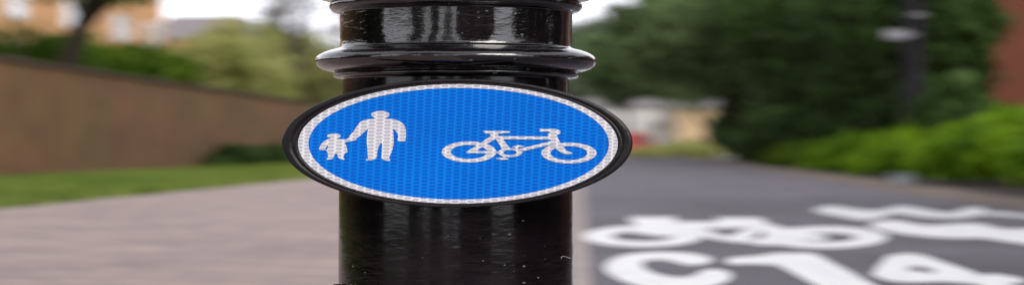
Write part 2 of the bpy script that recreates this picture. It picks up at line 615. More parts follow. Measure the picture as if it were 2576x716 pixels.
def on_shaft(u, v, off=0.0):
    """point on the surface of the shaft, local to the post"""
    r = pr(297) + off
    x = (u - 1288) / F * (PD - 0.2) - PX
    x = max(-r, min(r, x))
    return Vector((x, -math.sqrt(max(r * r - x * x, 0)), H + (VY - v) / F * (PD - math.sqrt(max(r * r - x * x, 0)))))


# a short white fibre caught on the paint
fb = bmesh.new()
pts = [on_shaft((930 + x / 2.5125) / 1.15178, (540 + y / 2.5125) / 1.15178, 0.002) for (x, y) in
       [(1757, 522), (1752, 514), (1760, 506), (1772, 502), (1790, 506), (1805, 512), (1830, 517)]]
bm_tube(fb, pts, [0.0005] * len(pts), 6)
fib = from_bm('fibre', fb, M['fibre'])
fib.location = post.location
tag(fib, 'tiny white fibre stuck to the lower right of the black post', 'fibre')

# ---------------------------------------------------------------- the sign
SY = 4.682
MPX = SY / F
SCX, SCY = 1152.0, 360.5
sx0 = (SCX - 1288) * MPX
sz0 = H + (VY - SCY) * MPX
sign = empty('path_sign', (sx0, SY, sz0), 'oval blue shared path sign with white border, walkers and bicycle, on the black post', 'sign')


def ring_pts(a, b, cx=0.0, cz=0.0, y=0.0, n=180):
    return [Vector((cx + a * math.cos(2 * math.pi * k / n), y, cz + b * math.sin(2 * math.pi * k / n))) for k in range(n)]


def loft(name, rings, mat, parent, cap0=False, cap1=False, smooth=True):
    bm = bmesh.new()
    rr = [[bm.verts.new(p) for p in r] for r in rings]
    n = len(rr[0])
    for i in range(len(rr) - 1):
        for k in range(n):
            bm.faces.new((rr[i][k], rr[i][(k + 1) % n], rr[i + 1][(k + 1) % n], rr[i + 1][k]))
    if cap0: bm.faces.new(rr[0])
    if cap1: bm.faces.new(rr[-1])
    o = from_bm(name, bm, mat, parent, smooth)
    return o


m = MPX
# rim: from the groove round the face to the outer edge; local y, minus is towards the viewer
ia, ib = 403 * m, 150.3 * m
oa, ob = 442 * m, 161.8 * m
ocx, ocz = -2 * m, 1.8 * m


def rimring(t, y):
    return ring_pts(ia + (oa - ia) * t, ib + (ob - ib) * t, ocx * t, ocz * t, y)


rim = loft('rim', [rimring(-0.04, 0.012), rimring(0.0, 0.004), rimring(0.02, 0.001), rimring(0.10, -0.0005), rimring(0.27, -0.001), rimring(0.31, 0.0015), rimring(0.37, 0.0015), rimring(0.41, -0.0025),
                   rimring(0.55, -0.0035), rimring(0.84, -0.003), rimring(0.93, -0.0015), rimring(0.985, 0.002), rimring(1.0, 0.007), rimring(1.0, 0.014), rimring(0.98, 0.018), rimring(0.9, 0.020)],
           M['rim'], sign)
plate = loft('backing_plate', [rimring(0.9, 0.0201), rimring(0.9, 0.026)], M['steel'], sign, True, True, False)
br = bmesh.new()
bm_box(br, -0.16, 0.16, 0.0262, 0.10, -0.075, -0.035, 0.004)
bm_box(br, -0.16, 0.16, 0.0262, 0.10, 0.035, 0.075, 0.004)
from_bm('bracket', br, M['bracket'], sign)

face = bmesh.new()
face.faces.new([face.verts.new(p) for p in ring_pts(378.3 * m, 140.2 * m, 2 * m, 0.2 * m, 0.0014)])
facep = from_bm('face', face, M['blue'], sign)
facep['label'] = 'blue honeycomb reflective face of the sign'
bd = loft('border', [ring_pts(402.5 * m, 149.8 * m, 0, 0, 0.0008), ring_pts(378 * m, 140 * m, 2 * m, 0.2 * m, 0.0008)], M['white'], facep, smooth=False)
bd['label'] = 'white honeycomb border ring'


def symbol(name, loops, org, sc, label, y0=0.0006):
    bm = bmesh.new()
    for k, lp in enumerate(loops):
        vs = []
        for (x, y) in lp:
            u = (x / sc + org[0]) / 1.15178
            v = (y / sc + org[1]) / 1.15178
            vs.append(bm.verts.new(((u - SCX) * m, y0 - 0.00006 * k, -(v - SCY) * m)))
        bm.faces.new(vs)
    o = from_bm(name, bm, M['white'], facep)
    o['label'] = label
    return o


O1, S1 = (910, 300), 3.979
symbol('adult_symbol', [[(770, 80), (720, 84), (675, 98), (655, 118), (655, 132), (672, 145), (695, 158), (690, 170), (650, 172), (590, 182), (555, 192),
        (520, 222), (490, 260), (460, 310), (420, 355), (390, 395), (370, 408), (340, 407), (345, 442), (440, 425), (490, 412), (494, 402), (480, 400),
        (530, 368), (580, 322), (622, 282), (615, 330), (608, 390), (608, 450), (616, 520), (618, 590), (622, 625), (600, 638), (600, 650), (660, 648), (715, 628), (725, 600), (730, 540), (750, 480),
        (775, 443), (785, 470), (780, 560), (776, 625), (800, 642), (840, 654), (878, 652), (875, 640), (862, 625), (880, 580), (905, 520),
        (918, 450), (918, 380), (912, 320), (908, 282), (940, 308), (965, 350), (972, 380), (962, 405), (965, 425), (1000, 432), (1050, 428),
        (1060, 370), (1058, 300), (1040, 240), (1000, 205), (940, 180), (870, 170), (828, 168), (830, 158), (860, 145), (872, 125), (862, 105), (830, 88), (800, 81)]],
       O1, S1, 'white figure of an adult holding a child by the hand')
symbol('child_symbol', [[(205, 393), (165, 405), (110, 430), (80, 465), (57, 515), (65, 528), (110, 533), (137, 525), (130, 513), (145, 485), (162, 468), (160, 505), (140, 535),
        (158, 560), (160, 620), (143, 632), (148, 641), (200, 636), (222, 620), (235, 580), (250, 567), (265, 575), (275, 615), (300, 635), (350, 643),
        (352, 634), (335, 615), (350, 575), (388, 550), (375, 490), (355, 445), (345, 441), (341, 408), (285, 402), (258, 394), (280, 388)],
        ell(230, 368, 79, 28)], O1, S1, 'small white figure of a child', 0.0003)
O2, S2 = (1270, 350), 5.115
symbol('bicycle_symbol', annulus(455, 453, 405, 154, 270, 105) + annulus(1935, 470, 410, 153, 272, 105) + annulus(1065, 462, 180, 66, 98, 38) + [
    [(655, 150), (690, 140), (1040, 145), (1068, 160), (1040, 172), (880, 183), (905, 228), (780, 218), (760, 185), (700, 178)],
    [(780, 216), (905, 226), (905, 250), (820, 276), (560, 440), (403, 458), (440, 438), (630, 318)],
    [(403, 458), (560, 440), (905, 446), (905, 476), (430, 470)],
    [(848, 260), (958, 260), (1062, 402), (948, 414)],
    [(880, 220), (1650, 227), (1665, 270), (900, 264)],
    [(1615, 194), (1745, 194), (1810, 320), (1850, 375), (1900, 435), (1990, 470), (1960, 487), (1900, 490), (1810, 460), (1760, 420), (1700, 345), (1660, 270)],
    [(1500, 115), (1720, 112), (1790, 130), (1816, 160), (1800, 185), (1740, 206), (1612, 200), (1668, 162), (1640, 153), (1500, 152)],
    [(1690, 288), (1715, 335), (1250, 442), (1190, 412)],
    [(1098, 370), (1190, 352), (1278, 370), (1262, 382), (1200, 385), (1170, 408), (1118, 408), (1145, 384), (1100, 380)],
    [(962, 513), (1012, 522), (995, 540), (1037, 550), (1032, 563), (950, 571), (853, 556), (860, 545), (945, 540)]],
    O2, S2, 'white bicycle symbol')

# ---------------------------------------------------------------- foliage
def leaf_cloud(centres, sizes, per, ls, flat=0.8):
    """quads scattered round clump centres: (n,3), (n,) -> verts"""
    nc = len(centres)
    c = np.repeat(centres, per, 0)
    s = np.repeat(sizes, per)[:, None]
    p = c + rng.normal(0, 1, (nc * per, 3)) * s * np.array([0.55, 0.55, 0.55 * flat])
    k = len(p)
    a = rng.normal(0, 1, (k, 3)); a /= np.linalg.norm(a, axis=1)[:, None]
    b = rng.normal(0, 1, (k, 3)); b -= a * (a * b).sum(1)[:, None]; b /= np.linalg.norm(b, axis=1)[:, None]
    l = ls * rng.uniform(0.6, 1.4, (k, 1))
    a *= l; b *= l * 0.62
    q = np.stack([p - a * 0.9, p - b * 0.7 + a * 0.1, p + a, p + b * 0.7 + a * 0.1], 1)
    q[:, :, 2] = np.maximum(q[:, :, 2], 0.03)
    return q.reshape(-1, 3)


def crown_clumps(rx, ry, rz, cz, n, inner=0.45, lumps=5):
    d = rng.normal(0, 1, (n, 3)); d /= np.linalg.norm(d, axis=1)[:, None]
    r = inner + (1 - inner) * rng.random(n) ** 0.6
    lump_dirs = rng.normal(0, 1, (lumps, 3)); lump_dirs /= np.linalg.norm(lump_dirs, axis=1)[:, None]
    near = (d @ lump_dirs.T).max(1)
    r *= 0.72 + 0.30 * np.clip(near, 0, 1)
    p = d * r[:, None] * np.array([rx, ry, rz])
    p[:, 2] += cz
    return p


def tree(name, label, L, Y, trunk_h, rx, rz, cz, leaf, seed=0, n=150, per=40, ls=0.28, tr=0.35, group=None, cat='tree', inner=0.45, lean=(0, 0), ry=None, clump=0.2, bark=None):
    ry = ry or rx
    t = empty(name, P(L, Y), label, cat, group)
    bm = bmesh.new()
    rr = random.Random(seed)
    top = Vector((lean[0], lean[1], trunk_h))
    mid = Vector((lean[0] * 0.35 + rr.uniform(-.2, .2), lean[1] * 0.3, trunk_h * 0.5))
    bm_tube(bm, [(0, 0, 0), (0.02, 0, trunk_h * 0.08), mid, top, top + Vector((rr.uniform(-.5, .5), 0, rz * 0.6))], [tr * 1.5, tr * 1.1, tr * 0.9, tr * 0.75, tr * 0.2], 10)
    for k in range(7):
        aa = k * 2.4 + rr.uniform(-.4, .4)
        s = mid.lerp(top, rr.uniform(0.55, 1.0))
        e = Vector((lean[0] + math.cos(aa) * rx * 0.7, lean[1] + math.sin(aa) * ry * 0.7, cz + rr.uniform(-.3, .6) * rz))
        bm_tube(bm, [s, s.lerp(e, 0.5) + Vector((0, 0, 0.25)), e], [tr * 0.45, tr * 0.28, tr * 0.08], 7)
    from_bm('trunk', bm, bark or M['bark'], t, True)
    c = crown_clumps(rx, ry, rz, cz, n, inner)
    c[:, 0] += lean[0]; c[:, 1] += lean[1]
    sz = rng.uniform(0.6, 1.3, n) * clump * min(rx, rz * 1.6)
    mesh_quads('crown', leaf_cloud(c, sz, per, ls), leaf, t)
    return t


def shrub(name, label, L, Y, rx, ry, hgt, leaf, n=110, per=45, ls=0.16, cat='shrub', group=None, inner=0.5, lift=0.06):
    t = empty(name, P(L, Y), label, cat, group)
    bm = bmesh.new()
    for k in range(7):
        aa = k * 0.9
        bm_tube(bm, [(0.15 * math.cos(aa), 0.15 * math.sin(aa), 0), (rx * .3 * math.cos(aa), ry * .3 * math.sin(aa), hgt * .45), (rx * .6 * math.cos(aa), ry * .6 * math.sin(aa), hgt * .8)], [.06, .04, .015], 6)
    from_bm('stem', bm, M['bark'], t, True)
    d = rng.normal(0, 1, (n, 3)); d /= np.linalg.norm(d, axis=1)[:, None]
    d[:, 2] = np.abs(d[:, 2]) * 1.0
    r = inner + (1 - inner) * rng.random(n) ** 0.5
    c = d * r[:, None] * np.array([rx, ry, hgt * 0.86])
    c[:, 2] = c[:, 2] * (1.05 - lift) + hgt * lift
    sz = rng.uniform(0.6, 1.3, n) * 0.20 * min(rx, ry, hgt)
    mesh_quads('foliage', leaf_cloud(c, sz, per, ls, 0.7), leaf, t)
    return t


M['bark'] = varied('bark', (0.018, 0.012, 0.010), (0.048, 0.034, 0.028), 2.5, 0.95, 0.6, 18, 0.1, (1, 1, 0.25))
M['leaf_dark'] = leaf_mat('dark_leaf', (0.009, 0.020, 0.005), (0.075, 0.135, 0.032), 0.18, 0.25)
M['leaf_mid'] = leaf_mat('mid_leaf', (0.045, 0.080, 0.025), (0.230, 0.320, 0.135), 0.16, 0.3)
M['leaf_green'] = leaf_mat('green_leaf', (0.030, 0.080, 0.004), (0.115, 0.180, 0.012), 0.35, 0.3)
M['leaf_pale'] = leaf_mat('pale_leaf', (0.26, 0.31, 0.060), (0.56, 0.55, 0.25), 0.3, 0.4)
M['leaf_lime'] = leaf_mat('lime_leaf', (0.070, 0.170, 0.005), (0.240, 0.390, 0.018), 0.5, 0.35)
M['leaf_hazy'] = leaf_mat('hazy_grey_green_leaf', (0.10, 0.13, 0.08), (0.19, 0.23, 0.15), 0.3, 0.35)  # distance haze is mixed into this leaf colour
M['leaf_purple'] = leaf_mat('brown_leaf', (0.090, 0.075, 0.068), (0.200, 0.175, 0.150), 0.6, 0.25)


def YL(u, L):
    return F * L / (u - VX)


# right-hand side: dark wood behind the clipped shrubs
G1 = 'trees of the dark wood behind the right hand shrubs'
tree('yew_tree', 'dark dense tree rising behind the lamp post on the right', 17.5, 112, 3.0, 6.2, 7.0, 6.5, M['leaf_dark'], 1, 190, 50, 0.30, 0.4, G1)
tree('yew_tree', 'dark dense tree between the lamp post and the red brick house', 12.4, 80, 3.0, 2.1, 6.5, 6.8, M['leaf_dark'], 2, 150, 50, 0.28, 0.4, G1)
tree('yew_tree', 'dark tree next along the wood, left of the lamp post', 14.5, 108, 3.0, 6.5, 8.0, 7.5, M['leaf_dark'], 3, 200, 50, 0.34, 0.4, G1)
tree('yew_tree', 'dark green tree midway along the wood on the right', 13.5, 132, 3.5, 7.0, 8.5, 8.6, M['leaf_dark'], 4, 200, 50, 0.36, 0.45, G1)
tree('spreading_tree', 'mid green spreading tree overhanging the far end of the path', 11.5, 172, 5.5, 10.0, 5.6, 10.2, M['leaf_mid'], 5, 330, 60, 0.42, 0.6, G1, lean=(-3.6, 0))
tree('spreading_tree', 'green tree with low boughs at the far corner of the wood', 17.0, 160, 4.5, 8.0, 9.5, 10.0, M['leaf_mid'], 6, 220, 50, 0.40, 0.5, G1)
tree('yew_tree', 'dark low tree deep in the wood behind the far shrubs', 14.0, 178, 2.5, 6.5, 6.0, 5.6, M['leaf_dark'], 7, 180, 50, 0.36, 0.5, G1)
tree('distant_tree', 'mid green tree in front of the white house, low over the sign', 0.4, 252, 6.0, 6.0, 4.4, 11.0, M['leaf_mid'], 9, 200, 45, 0.45, 0.4)
tree('distant_tree', 'mid green tree leaning over the cream house at the end of the path', 11.6, 250, 6.0, 7.0, 5.4, 11.4, M['leaf_mid'], 10, 260, 55, 0.45, 0.35, None, lean=(-3.4, 0))
tree('distant_tree', 'haze-tinted grey green tree in the distance seen right of the post top', -4.2, 300, 7, 11.5, 11.2, 10.6, M['leaf_hazy'], 8, 330, 55, 0.6, 0.6)
G2 = 'low undergrowth trees under the dark wood'
for i, (L, Y, lab) in enumerate([(10.9, 68, 'dark undergrowth bush at the foot of the lamp post'), (13.0, 92, 'dark undergrowth bush left of the lamp post under the wood'),
                                 (12.4, 118, 'dark undergrowth bush midway under the wood'), (11.5, 146, 'dark undergrowth bush at the far end of the wood')]):
    shrub('undergrowth_bush', lab, L, Y, 1.3 if i == 0 else 3.4, 4.0 if i == 0 else 9.0, 3.6 if i == 0 else 4.2, M['leaf_dark'], 150, 50, 0.26, 'bush', G2)

shrub('undergrowth_bush', 'tall dark bush beside the cream house at the end of the path', 11.6, 215, 2.9, 3.5, 6.6, M['leaf_dark'], 190, 55, 0.26, 'bush', G2)

G3 = 'bright green shrubs along the right verge'
shrub('clipped_shrub', 'nearest bright green shrub cut off by the right edge', 11.2, 41, 3.0, 6.5, 1.95, M['leaf_lime'], 210, 70, 0.15, 'shrub', G3, 0.5, 0.34)
shrub('clipped_shrub', 'bright green shrub in front of the lamp post', 10.6, 54, 2.6, 7.0, 1.98, M['leaf_lime'], 210, 70, 0.15, 'shrub', G3, 0.5, 0.2)
shrub('clipped_shrub', 'bright green shrub just left of the lamp post', 10.5, 69, 2.5, 8.0, 1.85, M['leaf_lime'], 190, 60, 0.16, 'shrub', G3)
shrub('clipped_shrub', 'lower green shrub third along from the lamp post', 10.2, 87, 2.4, 9.0, 1.55, M['leaf_lime'], 180, 55, 0.17, 'shrub', G3)
shrub('clipped_shrub', 'small far green shrub in the shade of the wood', 9.6, 108, 2.2, 10.0, 1.25, M['leaf_green'], 150, 55, 0.18, 'shrub', G3)
shrub('clipped_shrub', 'sunlit yellow green shrub at the far end of the cycle path', 6.2, 207, 3.6, 5.0, 1.7, M['leaf_pale'], 130, 50, 0.2, 'shrub', G3)
shrub('clipped_shrub', 'low yellow green shrub beside the rim of the sign in front of the red van', 2.4, 207, 2.2, 3.0, 1.15, M['leaf_pale'], 110, 45, 0.18, 'shrub', G3)

# ---------------------------------------------------------------- lamp post, grey box on the verge
M['lamp_paint'] = varied('dark_lamp_paint', (0.007, 0.005, 0.008), (0.014, 0.011, 0.017), 3, 0.6, 0, 40, 0.15)
M['plate'] = varied('pale_plate', (0.17, 0.16, 0.18), (0.24, 0.23, 0.25), 3, 0.7)
M['grey_box'] = varied('blue_grey_box', (0.20, 0.22, 0.25), (0.30, 0.32, 0.35), 3, 0.6)
LY = 71.0
lx = (2296 - 1288) / F * LY
lp = empty('lamp_post', (lx, LY, 0), 'dark slim lamp post with two small pale plates standing behind the shrubs', 'lamp post')
bm = bmesh.new()
bm_lathe(bm, [(0.55, 0), (0.55, 1.0), (0.48, 1.15), (0.36, 1.3), (0.33, 4.0), (0.30, 8.6)], 32)
from_bm('pole', bm, M['lamp_paint'], lp, True)
bm = bmesh.new()
bm_lathe(bm, [(0.30, 8.6), (0.6, 8.75), (0.9, 9.4), (0.75, 9.6), (0.2, 9.9), (0.01, 9.95)], 24)
from_bm('lantern', bm, M['lamp_paint'], lp, True)
for (uu, vv, w, h) in ((2249, 88, 0.40, 0.17), (2303, 39, 0.26, 0.06)):
    bm = bmesh.new()
    x = (uu - 1288) / F * LY - lx
    z = H + (VY - vv) / F * LY
    bm_box(bm, x - w, x + w, -0.42, -0.36, z - h, z + h, 0.02)
    bm_box(bm, min(x, 0) , max(x, 0) + 0.05, -0.36, -0.25, z - 0.05, z + 0.05)
    from_bm('plate', bm, M['plate'], lp)
gx, gy = G(2268, 466)
gb = empty('utility_box', (gx, gy, 0.0), 'small blue grey box at the foot of the shrubs by the verge', 'utility box')
bm = bmesh.new(); bm_box(bm, -0.30, 0.30, -0.2, 0.2, 0.0, 0.26, 0.03); from_bm('body', bm, M['grey_box'], gb)
bm = bmesh.new(); bm_box(bm, -0.34, 0.34, -0.24, 0.24, 0.262, 0.31, 0.015); from_bm('lid', bm, M['grey_box'], gb)

# ---------------------------------------------------------------- the long wall on the left
M['wall_brick'] = brick_mat('old_garden_brick', (0.190, 0.074, 0.028), (0.140, 0.053, 0.020), (0.16, 0.092, 0.046), 0.62, 0.085, 'YZ', (0.145, 0.092, 0.026))
M['coping'] = varied('dark_coping', (0.055, 0.032, 0.026), (0.10, 0.06, 0.048), 1.0, 0.85, 0.4, 20)
ang = -math.atan(SL)
wall = empty('garden_wall', P(-21.3, 0), 'long tall brown brick garden wall with dark coping left of the path', 'wall', None, ang)
cl = math.sqrt(1 + SL * SL)
bm = bmesh.new(); bm_box(bm, -0.6, 0, 2 * cl, 176 * cl, 0.0, 3.98); from_bm('brickwork', bm, M['wall_brick'], wall)
bm = bmesh.new()
for i in range(58):
    y0 = 2 + i * 3.0
    z = 4.0 + 0.015 * math.sin(i * 1.7)
    bm_box(bm, -0.74, 0.16, y0 * cl + 0.01, (y0 + 2.98) * cl, 3.981, z + 0.10, 0.02)
from_bm('coping', bm, M['coping'], wall)
for y in (10, 44, 78, 112, 146):
    bm = bmesh.new(); bm_box(bm, 0.002, 0.05, y, y + 1.6, 0.0, 3.9, 0.01); from_bm('pier', bm, M['wall_brick'], wall)
G4 = 'dark bushes at the foot of the wall'
for i, (Y, rx, h, lab) in enumerate([(107, 1.2, 1.15, 'nearest low dark bush at the foot of the garden wall'), (119, 1.3, 1.2, 'second low dark bush along the foot of the garden wall'),
                                     (131, 1.4, 1.35, 'third dark bush along the garden wall beside the sign'), (145, 1.6, 1.5, 'dark bush along the wall hidden partly by the sign')]):
    shrub('low_bush', lab, -19.8, Y, rx, 6.5, h, M['leaf_dark'], 120, 50, 0.15, 'bush', G4)

# ---------------------------------------------------------------- trees behind the wall
G5 = 'green trees showing over the garden wall'
tree('garden_tree', 'dark green bushy tree over the wall at the left edge', -27.5, 93, 2.0, 5.0, 3.0, 3.4, M['leaf_green'], 21, 150, 45, 0.24, 0.3, G5)
tree('garden_tree', 'green bushy tree over the wall right of the dark trunk', -27.0, 102, 2.0, 4.0, 3.0, 3.6, M['leaf_green'], 22, 150, 45, 0.24, 0.3, G5)
tree('garden_tree', 'mid green bushy tree over the wall below the building end', -26.0, 113, 2.2, 3.6, 2.9, 3.6, M['leaf_green'], 23, 150, 45, 0.26, 0.3, G5)
tree('willow_tree', 'pale yellow green tree standing over the middle of the wall', -26.0, 138, 3.5, 4.2, 4.0, 5.5, M['leaf_pale'], 25, 190, 45, 0.32, 0.4, G5)
tree('willow_tree', 'taller pale green tree over the wall toward the post', -26.0, 164, 4.0, 5.0, 4.0, 6.0, M['leaf_pale'], 26, 190, 45, 0.36, 0.4, G5)
tree('willow_tree', 'pale tree over the far end of the wall', -25.0, 192, 4.0, 5.6, 4.4, 6.4, M['leaf_pale'], 27, 180, 45, 0.38, 0.4, G5)
tree('tall_tree', 'tall tree with a dark thick trunk rising in front of the brick building', -23.0, 84, 7.0, 4.6, 2.6, 9.2, M['leaf_green'], 28, 110, 40, 0.22, 0.46, None, lean=(1.6, 0))
tree('bare_tree', 'thin leaning brown tree with sparse branches left of the post', -21.2, 146, 8.5, 2.4, 4.5, 9.8, M['leaf_purple'], 29, 120, 11, 0.22, 0.44, None, lean=(-2.4, 0), clump=0.42)
tree('bare_tree', 'dark sparse tree against the sky close beside the post', -20.0, 154, 6.0, 3.2, 5.0, 8.8, M['leaf_purple'], 30, 130, 11, 0.24, 0.26, None, lean=(0.6, 0), clump=0.40)
G6 = 'dark bushes past the end of the wall'
for i, (L, Y, h, lab) in enumerate([(-17.5, 178, 5.5, 'tall dark bush at the far end of the wall'), (-13.5, 200, 5.0, 'dark bush beyond the wall end hidden by the post'), (-6.0, 203, 4.0, 'dark bush behind the post at the path end')]):
    shrub('tall_bush', lab, L, Y, 3.6, 4.0, h, M['leaf_dark'] if i else M['leaf_purple'], 150, 45, 0.28, 'bush', G6)

# ---------------------------------------------------------------- buildings
M['peach_brick'] = brick_mat('orange_brick', (0.76, 0.38, 0.16), (0.68, 0.33, 0.135), (0.62, 0.40, 0.22), 0.6, 0.08, 'YZ')
M['red_brick'] = brick_mat('red_brick', (0.24, 0.062, 0.028), (0.20, 0.052, 0.024), (0.18, 0.08, 0.05), 0.6, 0.08, 'XZ')
M['dark_brick'] = brick_mat('plum_brick', (0.12, 0.04, 0.035), (0.09, 0.032, 0.03), (0.08, 0.05, 0.045), 0.6, 0.08, 'XZ')
M['roof_slate'] = varied('lilac_slate', (0.19, 0.17, 0.18), (0.28, 0.25, 0.26), 1.0, 0.8, 0.3, 12)
M['white_paint'] = varied('white_window_paint', (0.74, 0.74, 0.76), (0.82, 0.82, 0.83), 2, 0.5)
M['sky_pane'] = varied('sky_pale_window_glass', (0.60, 0.62, 0.66), (0.74, 0.76, 0.80), 0.6, 0.08)  # pale pane colour stands in for sky reflected in the glass
M['glass'] = varied('dark_window_glass', (0.03, 0.035, 0.04), (0.06, 0.065, 0.07), 0.4, 0.05)
M['cream'] = varied('cream_render', (0.72, 0.50, 0.29), (0.80, 0.58, 0.36), 0.8, 0.8)
M['white_render'] = varied('white_render', (0.84, 0.82, 0.80), (0.90, 0.88, 0.86), 0.8, 0.8)


def window(parent, axis, a, w, z, h, face_pos, pane_mat, sgn=1):
    """axis 'Y': facade plane x = face_pos, window centre y = a; axis 'X': plane y = face_pos"""
    f = bmesh.new(); t = 0.16
    def bx(a0, a1, z0, z1, d0, d1, bmx):
        lo, hi = sorted((face_pos + sgn * d0, face_pos + sgn * d1))
        if axis == 'Y': bm_box(bmx, lo, hi, a0, a1, z0, z1)
        else: bm_box(bmx, a0, a1, lo, hi, z0, z1)
    bx(a - w / 2, a + w / 2, z - h / 2, z - h / 2 + t, .003, .12, f)
    bx(a - w / 2, a + w / 2, z + h / 2 - t, z + h / 2, .003, .12, f)
    bx(a - w / 2, a - w / 2 + t, z - h / 2 + t + .002, z + h / 2 - t - .002, .003, .12, f)
    bx(a + w / 2 - t, a + w / 2, z - h / 2 + t + .002, z + h / 2 - t - .002, .003, .12, f)
    bx(a - t / 2, a + t / 2, z - h / 2 + t + .002, z + h / 2 - t - .002, .003, .10, f)
    wo = from_bm('window', f, M['white_paint'], parent)
    p = bmesh.new()
    bx(a - w / 2 + t * .9, a + w / 2 - t * .9, z - h / 2 + t * .9, z + h / 2 - t * .9, .002, .05, p)
    from_bm('pane', p, pane_mat, wo)


# orange brick block behind the wall, its long side along the path
bb = empty('brick_building', P(-36, 0), 'orange brick building with white windows behind the trees on the left', 'building', None, ang)
bm = bmesh.new(); bm_box(bm, -16, 0, 96, 164, 0, 16.5); from_bm('wall', bm, M['peach_brick'], bb)
bm = bmesh.new()
vs = [bm.verts.new(c) for c in [(-16.6, 95.4, 16.51), (0.6, 95.4, 16.51), (-8, 95.4, 21.5), (-16.6, 164.6, 16.51), (0.6, 164.6, 16.51), (-8, 164.6, 21.5)]]
for f in ((0, 1, 2), (3, 5, 4), (0, 2, 5, 3), (1, 4, 5, 2), (0, 3, 4, 1)):
    bm.faces.new([vs[i] for i in f])
from_bm('roof', bm, M['roof_slate'], bb)
for zc in (3.0, 6.3, 9.6, 13.6):
    for yc in (101.5, 112.5, 124.0, 137.0, 150.0, 160.0):
        if zc == 9.6 and yc == 150.0:
            window(bb, 'Y', yc, 4.4, 9.55, 1.9, 0, M['sky_pane']); continue
        if zc == 9.6 and yc == 137.0:
            window(bb, 'Y', yc, 4.6, 9.75, 2.0, 0, M['sky_pane']); continue
        window(bb, 'Y', yc, 3.6, zc, 2.0, 0, M['sky_pane'])

# slate-roofed house beyond it
hx0, hx1, hY = (370 - 1288) / F * 215, (640 - 1288) / F * 215, 215
hb = empty('slate_house', ((hx0 + hx1) / 2, hY, 0), 'house with a pale grey slate roof under the sky on the left', 'house')
w2 = (hx1 - hx0) / 2
bm = bmesh.new(); bm_box(bm, -w2, w2, 0, 12, 0, 12.2); from_bm('wall', bm, M['peach_brick'], hb)
bm = bmesh.new()
vs = [bm.verts.new(c) for c in [(-w2 - .4, -.4, 12.21), (w2 + .4, -.4, 12.21), (w2 + .4, 12.4, 12.21), (-w2 - .4, 12.4, 12.21), (-w2 + 1.5, 6, 14.9), (w2 - 1.5, 6, 14.9)]]
for f in ((0, 1, 5, 4), (1, 2, 5), (2, 3, 4, 5), (3, 0, 4), (0, 3, 2, 1)):
    bm.faces.new([vs[i] for i in f])
from_bm('roof', bm, M['roof_slate'], hb)
for xc in (-3.2, 3.2):
    window(hb, 'X', xc, 2.6, 9.6, 1.6, 0, M['glass'], -1)

# red brick house on the right
rY = 84
rb = empty('red_brick_house', ((2490 - 1288) / F * rY, rY, 0), 'red brick house wall at the right edge behind the shrubs', 'house', None, R(-16))
bm = bmesh.new(); bm_box(bm, 0, 15, 0, 9, 0, 8.6); from_bm('wall', bm, M['red_brick'], rb)
bm = bmesh.new()
vs = [bm.verts.new(c) for c in [(-.4, -.4, 8.61), (15.4, -.4, 8.61), (15.4, 9.4, 8.61), (-.4, 9.4, 8.61), (-.4, 4.5, 12.4), (15.4, 4.5, 12.4)]]
for f in ((0, 1, 5, 4), (2, 3, 4, 5), (1, 2, 5), (3, 0, 4), (0, 3, 2, 1)):
    bm.faces.new([vs[i] for i in f])
from_bm('roof', bm, M['roof_slate'], rb)
for xc in (4.6, 10.4):
    window(rb, 'X', xc, 2.6, 3.2, 1.5, 0, M['glass'], -1)
    window(rb, 'X', xc, 2.6, 6.7, 1.4, 0, M['glass'], -1)
tree('garden_tree', 'dark leafy tree overhanging the corner of the red brick house', 12.1, 75, 3.8, 1.35, 1.3, 5.3, M['leaf_dark'], 40, 80, 45, 0.20, 0.16, None, lean=(0.5, 0))

# pale houses across the road at the end of the path
def cottage(name, label, u0, u1, Y, hgt, wallm, roofh, wins):
    x0, x1 = (u0 - 1288) / F * Y, (u1 - 1288) / F * Y
    o = empty(name, ((x0 + x1) / 2, Y, 0), label, 'house')
    w = (x1 - x0) / 2
    bm = bmesh.new(); bm_box(bm, -w, w, 0, 10, 0, hgt); from_bm('wall', bm, wallm, o)
    bm = bmesh.new()
    vs = [bm.verts.new(c) for c in [(-w - .3, -.4, hgt + .01), (w + .3, -.4, hgt + .01), (w + .3, 10.4, hgt + .01), (-w - .3, 10.4, hgt + .01), (-w - .3, 5, hgt + roofh), (w + .3, 5, hgt + roofh)]]
    for f in ((0, 1, 5, 4), (2, 3, 4, 5), (1, 2, 5), (3, 0, 4), (0, 3, 2, 1)):
        bm.faces.new([vs[i] for i in f])
    from_bm('roof', bm, M['roof_slate'], o)
    for (xc, zc) in wins:
        window(o, 'X', xc, 1.3, zc, 1.1, 0, M['glass'], -1)
    bm = bmesh.new(); bm_box(bm, -0.6, 0.6, -0.10, -0.003, 0.02, 2.2); from_bm('door', bm, M['lamp_paint'], o)
    return o


cottage('white_house', 'white rendered house at the end of the path beyond the red van', 1480, 1702, 268, 6.2, M['white_render'], 1.3, [(-3.4, 3.9), (3.4, 3.9)])
cottage('cream_house', 'cream house beside the white one at the end of the path', 1706, 1806, 262, 6.0, M['cream'], 1.3, [(1.5, 3.6)])

# red car on that road
M['car_red'] = varied('red_car_paint', (0.40, 0.06, 0.06), (0.46, 0.085, 0.08), 1.0, 0.3)
M['tyre'] = varied('tyre_rubber', (0.012, 0.012, 0.013), (0.025, 0.025, 0.026), 4, 0.85)
cx, cy = (1598 - 1288) / F * 224, 224
car = empty('parked_van', (cx, cy, 0.02), 'red van standing on the road at the end of the path', 'van')


def prism_xz(bm, pts, y0, y1):
    a = [bm.verts.new((x, y0, z)) for x, z in pts]; b = [bm.verts.new((x, y1, z)) for x, z in pts]
    bm.faces.new(a); bm.faces.new(b[::-1])
    for i in range(len(pts)):
        j = (i + 1) % len(pts); bm.faces.new((a[i], a[j], b[j], b[i]))


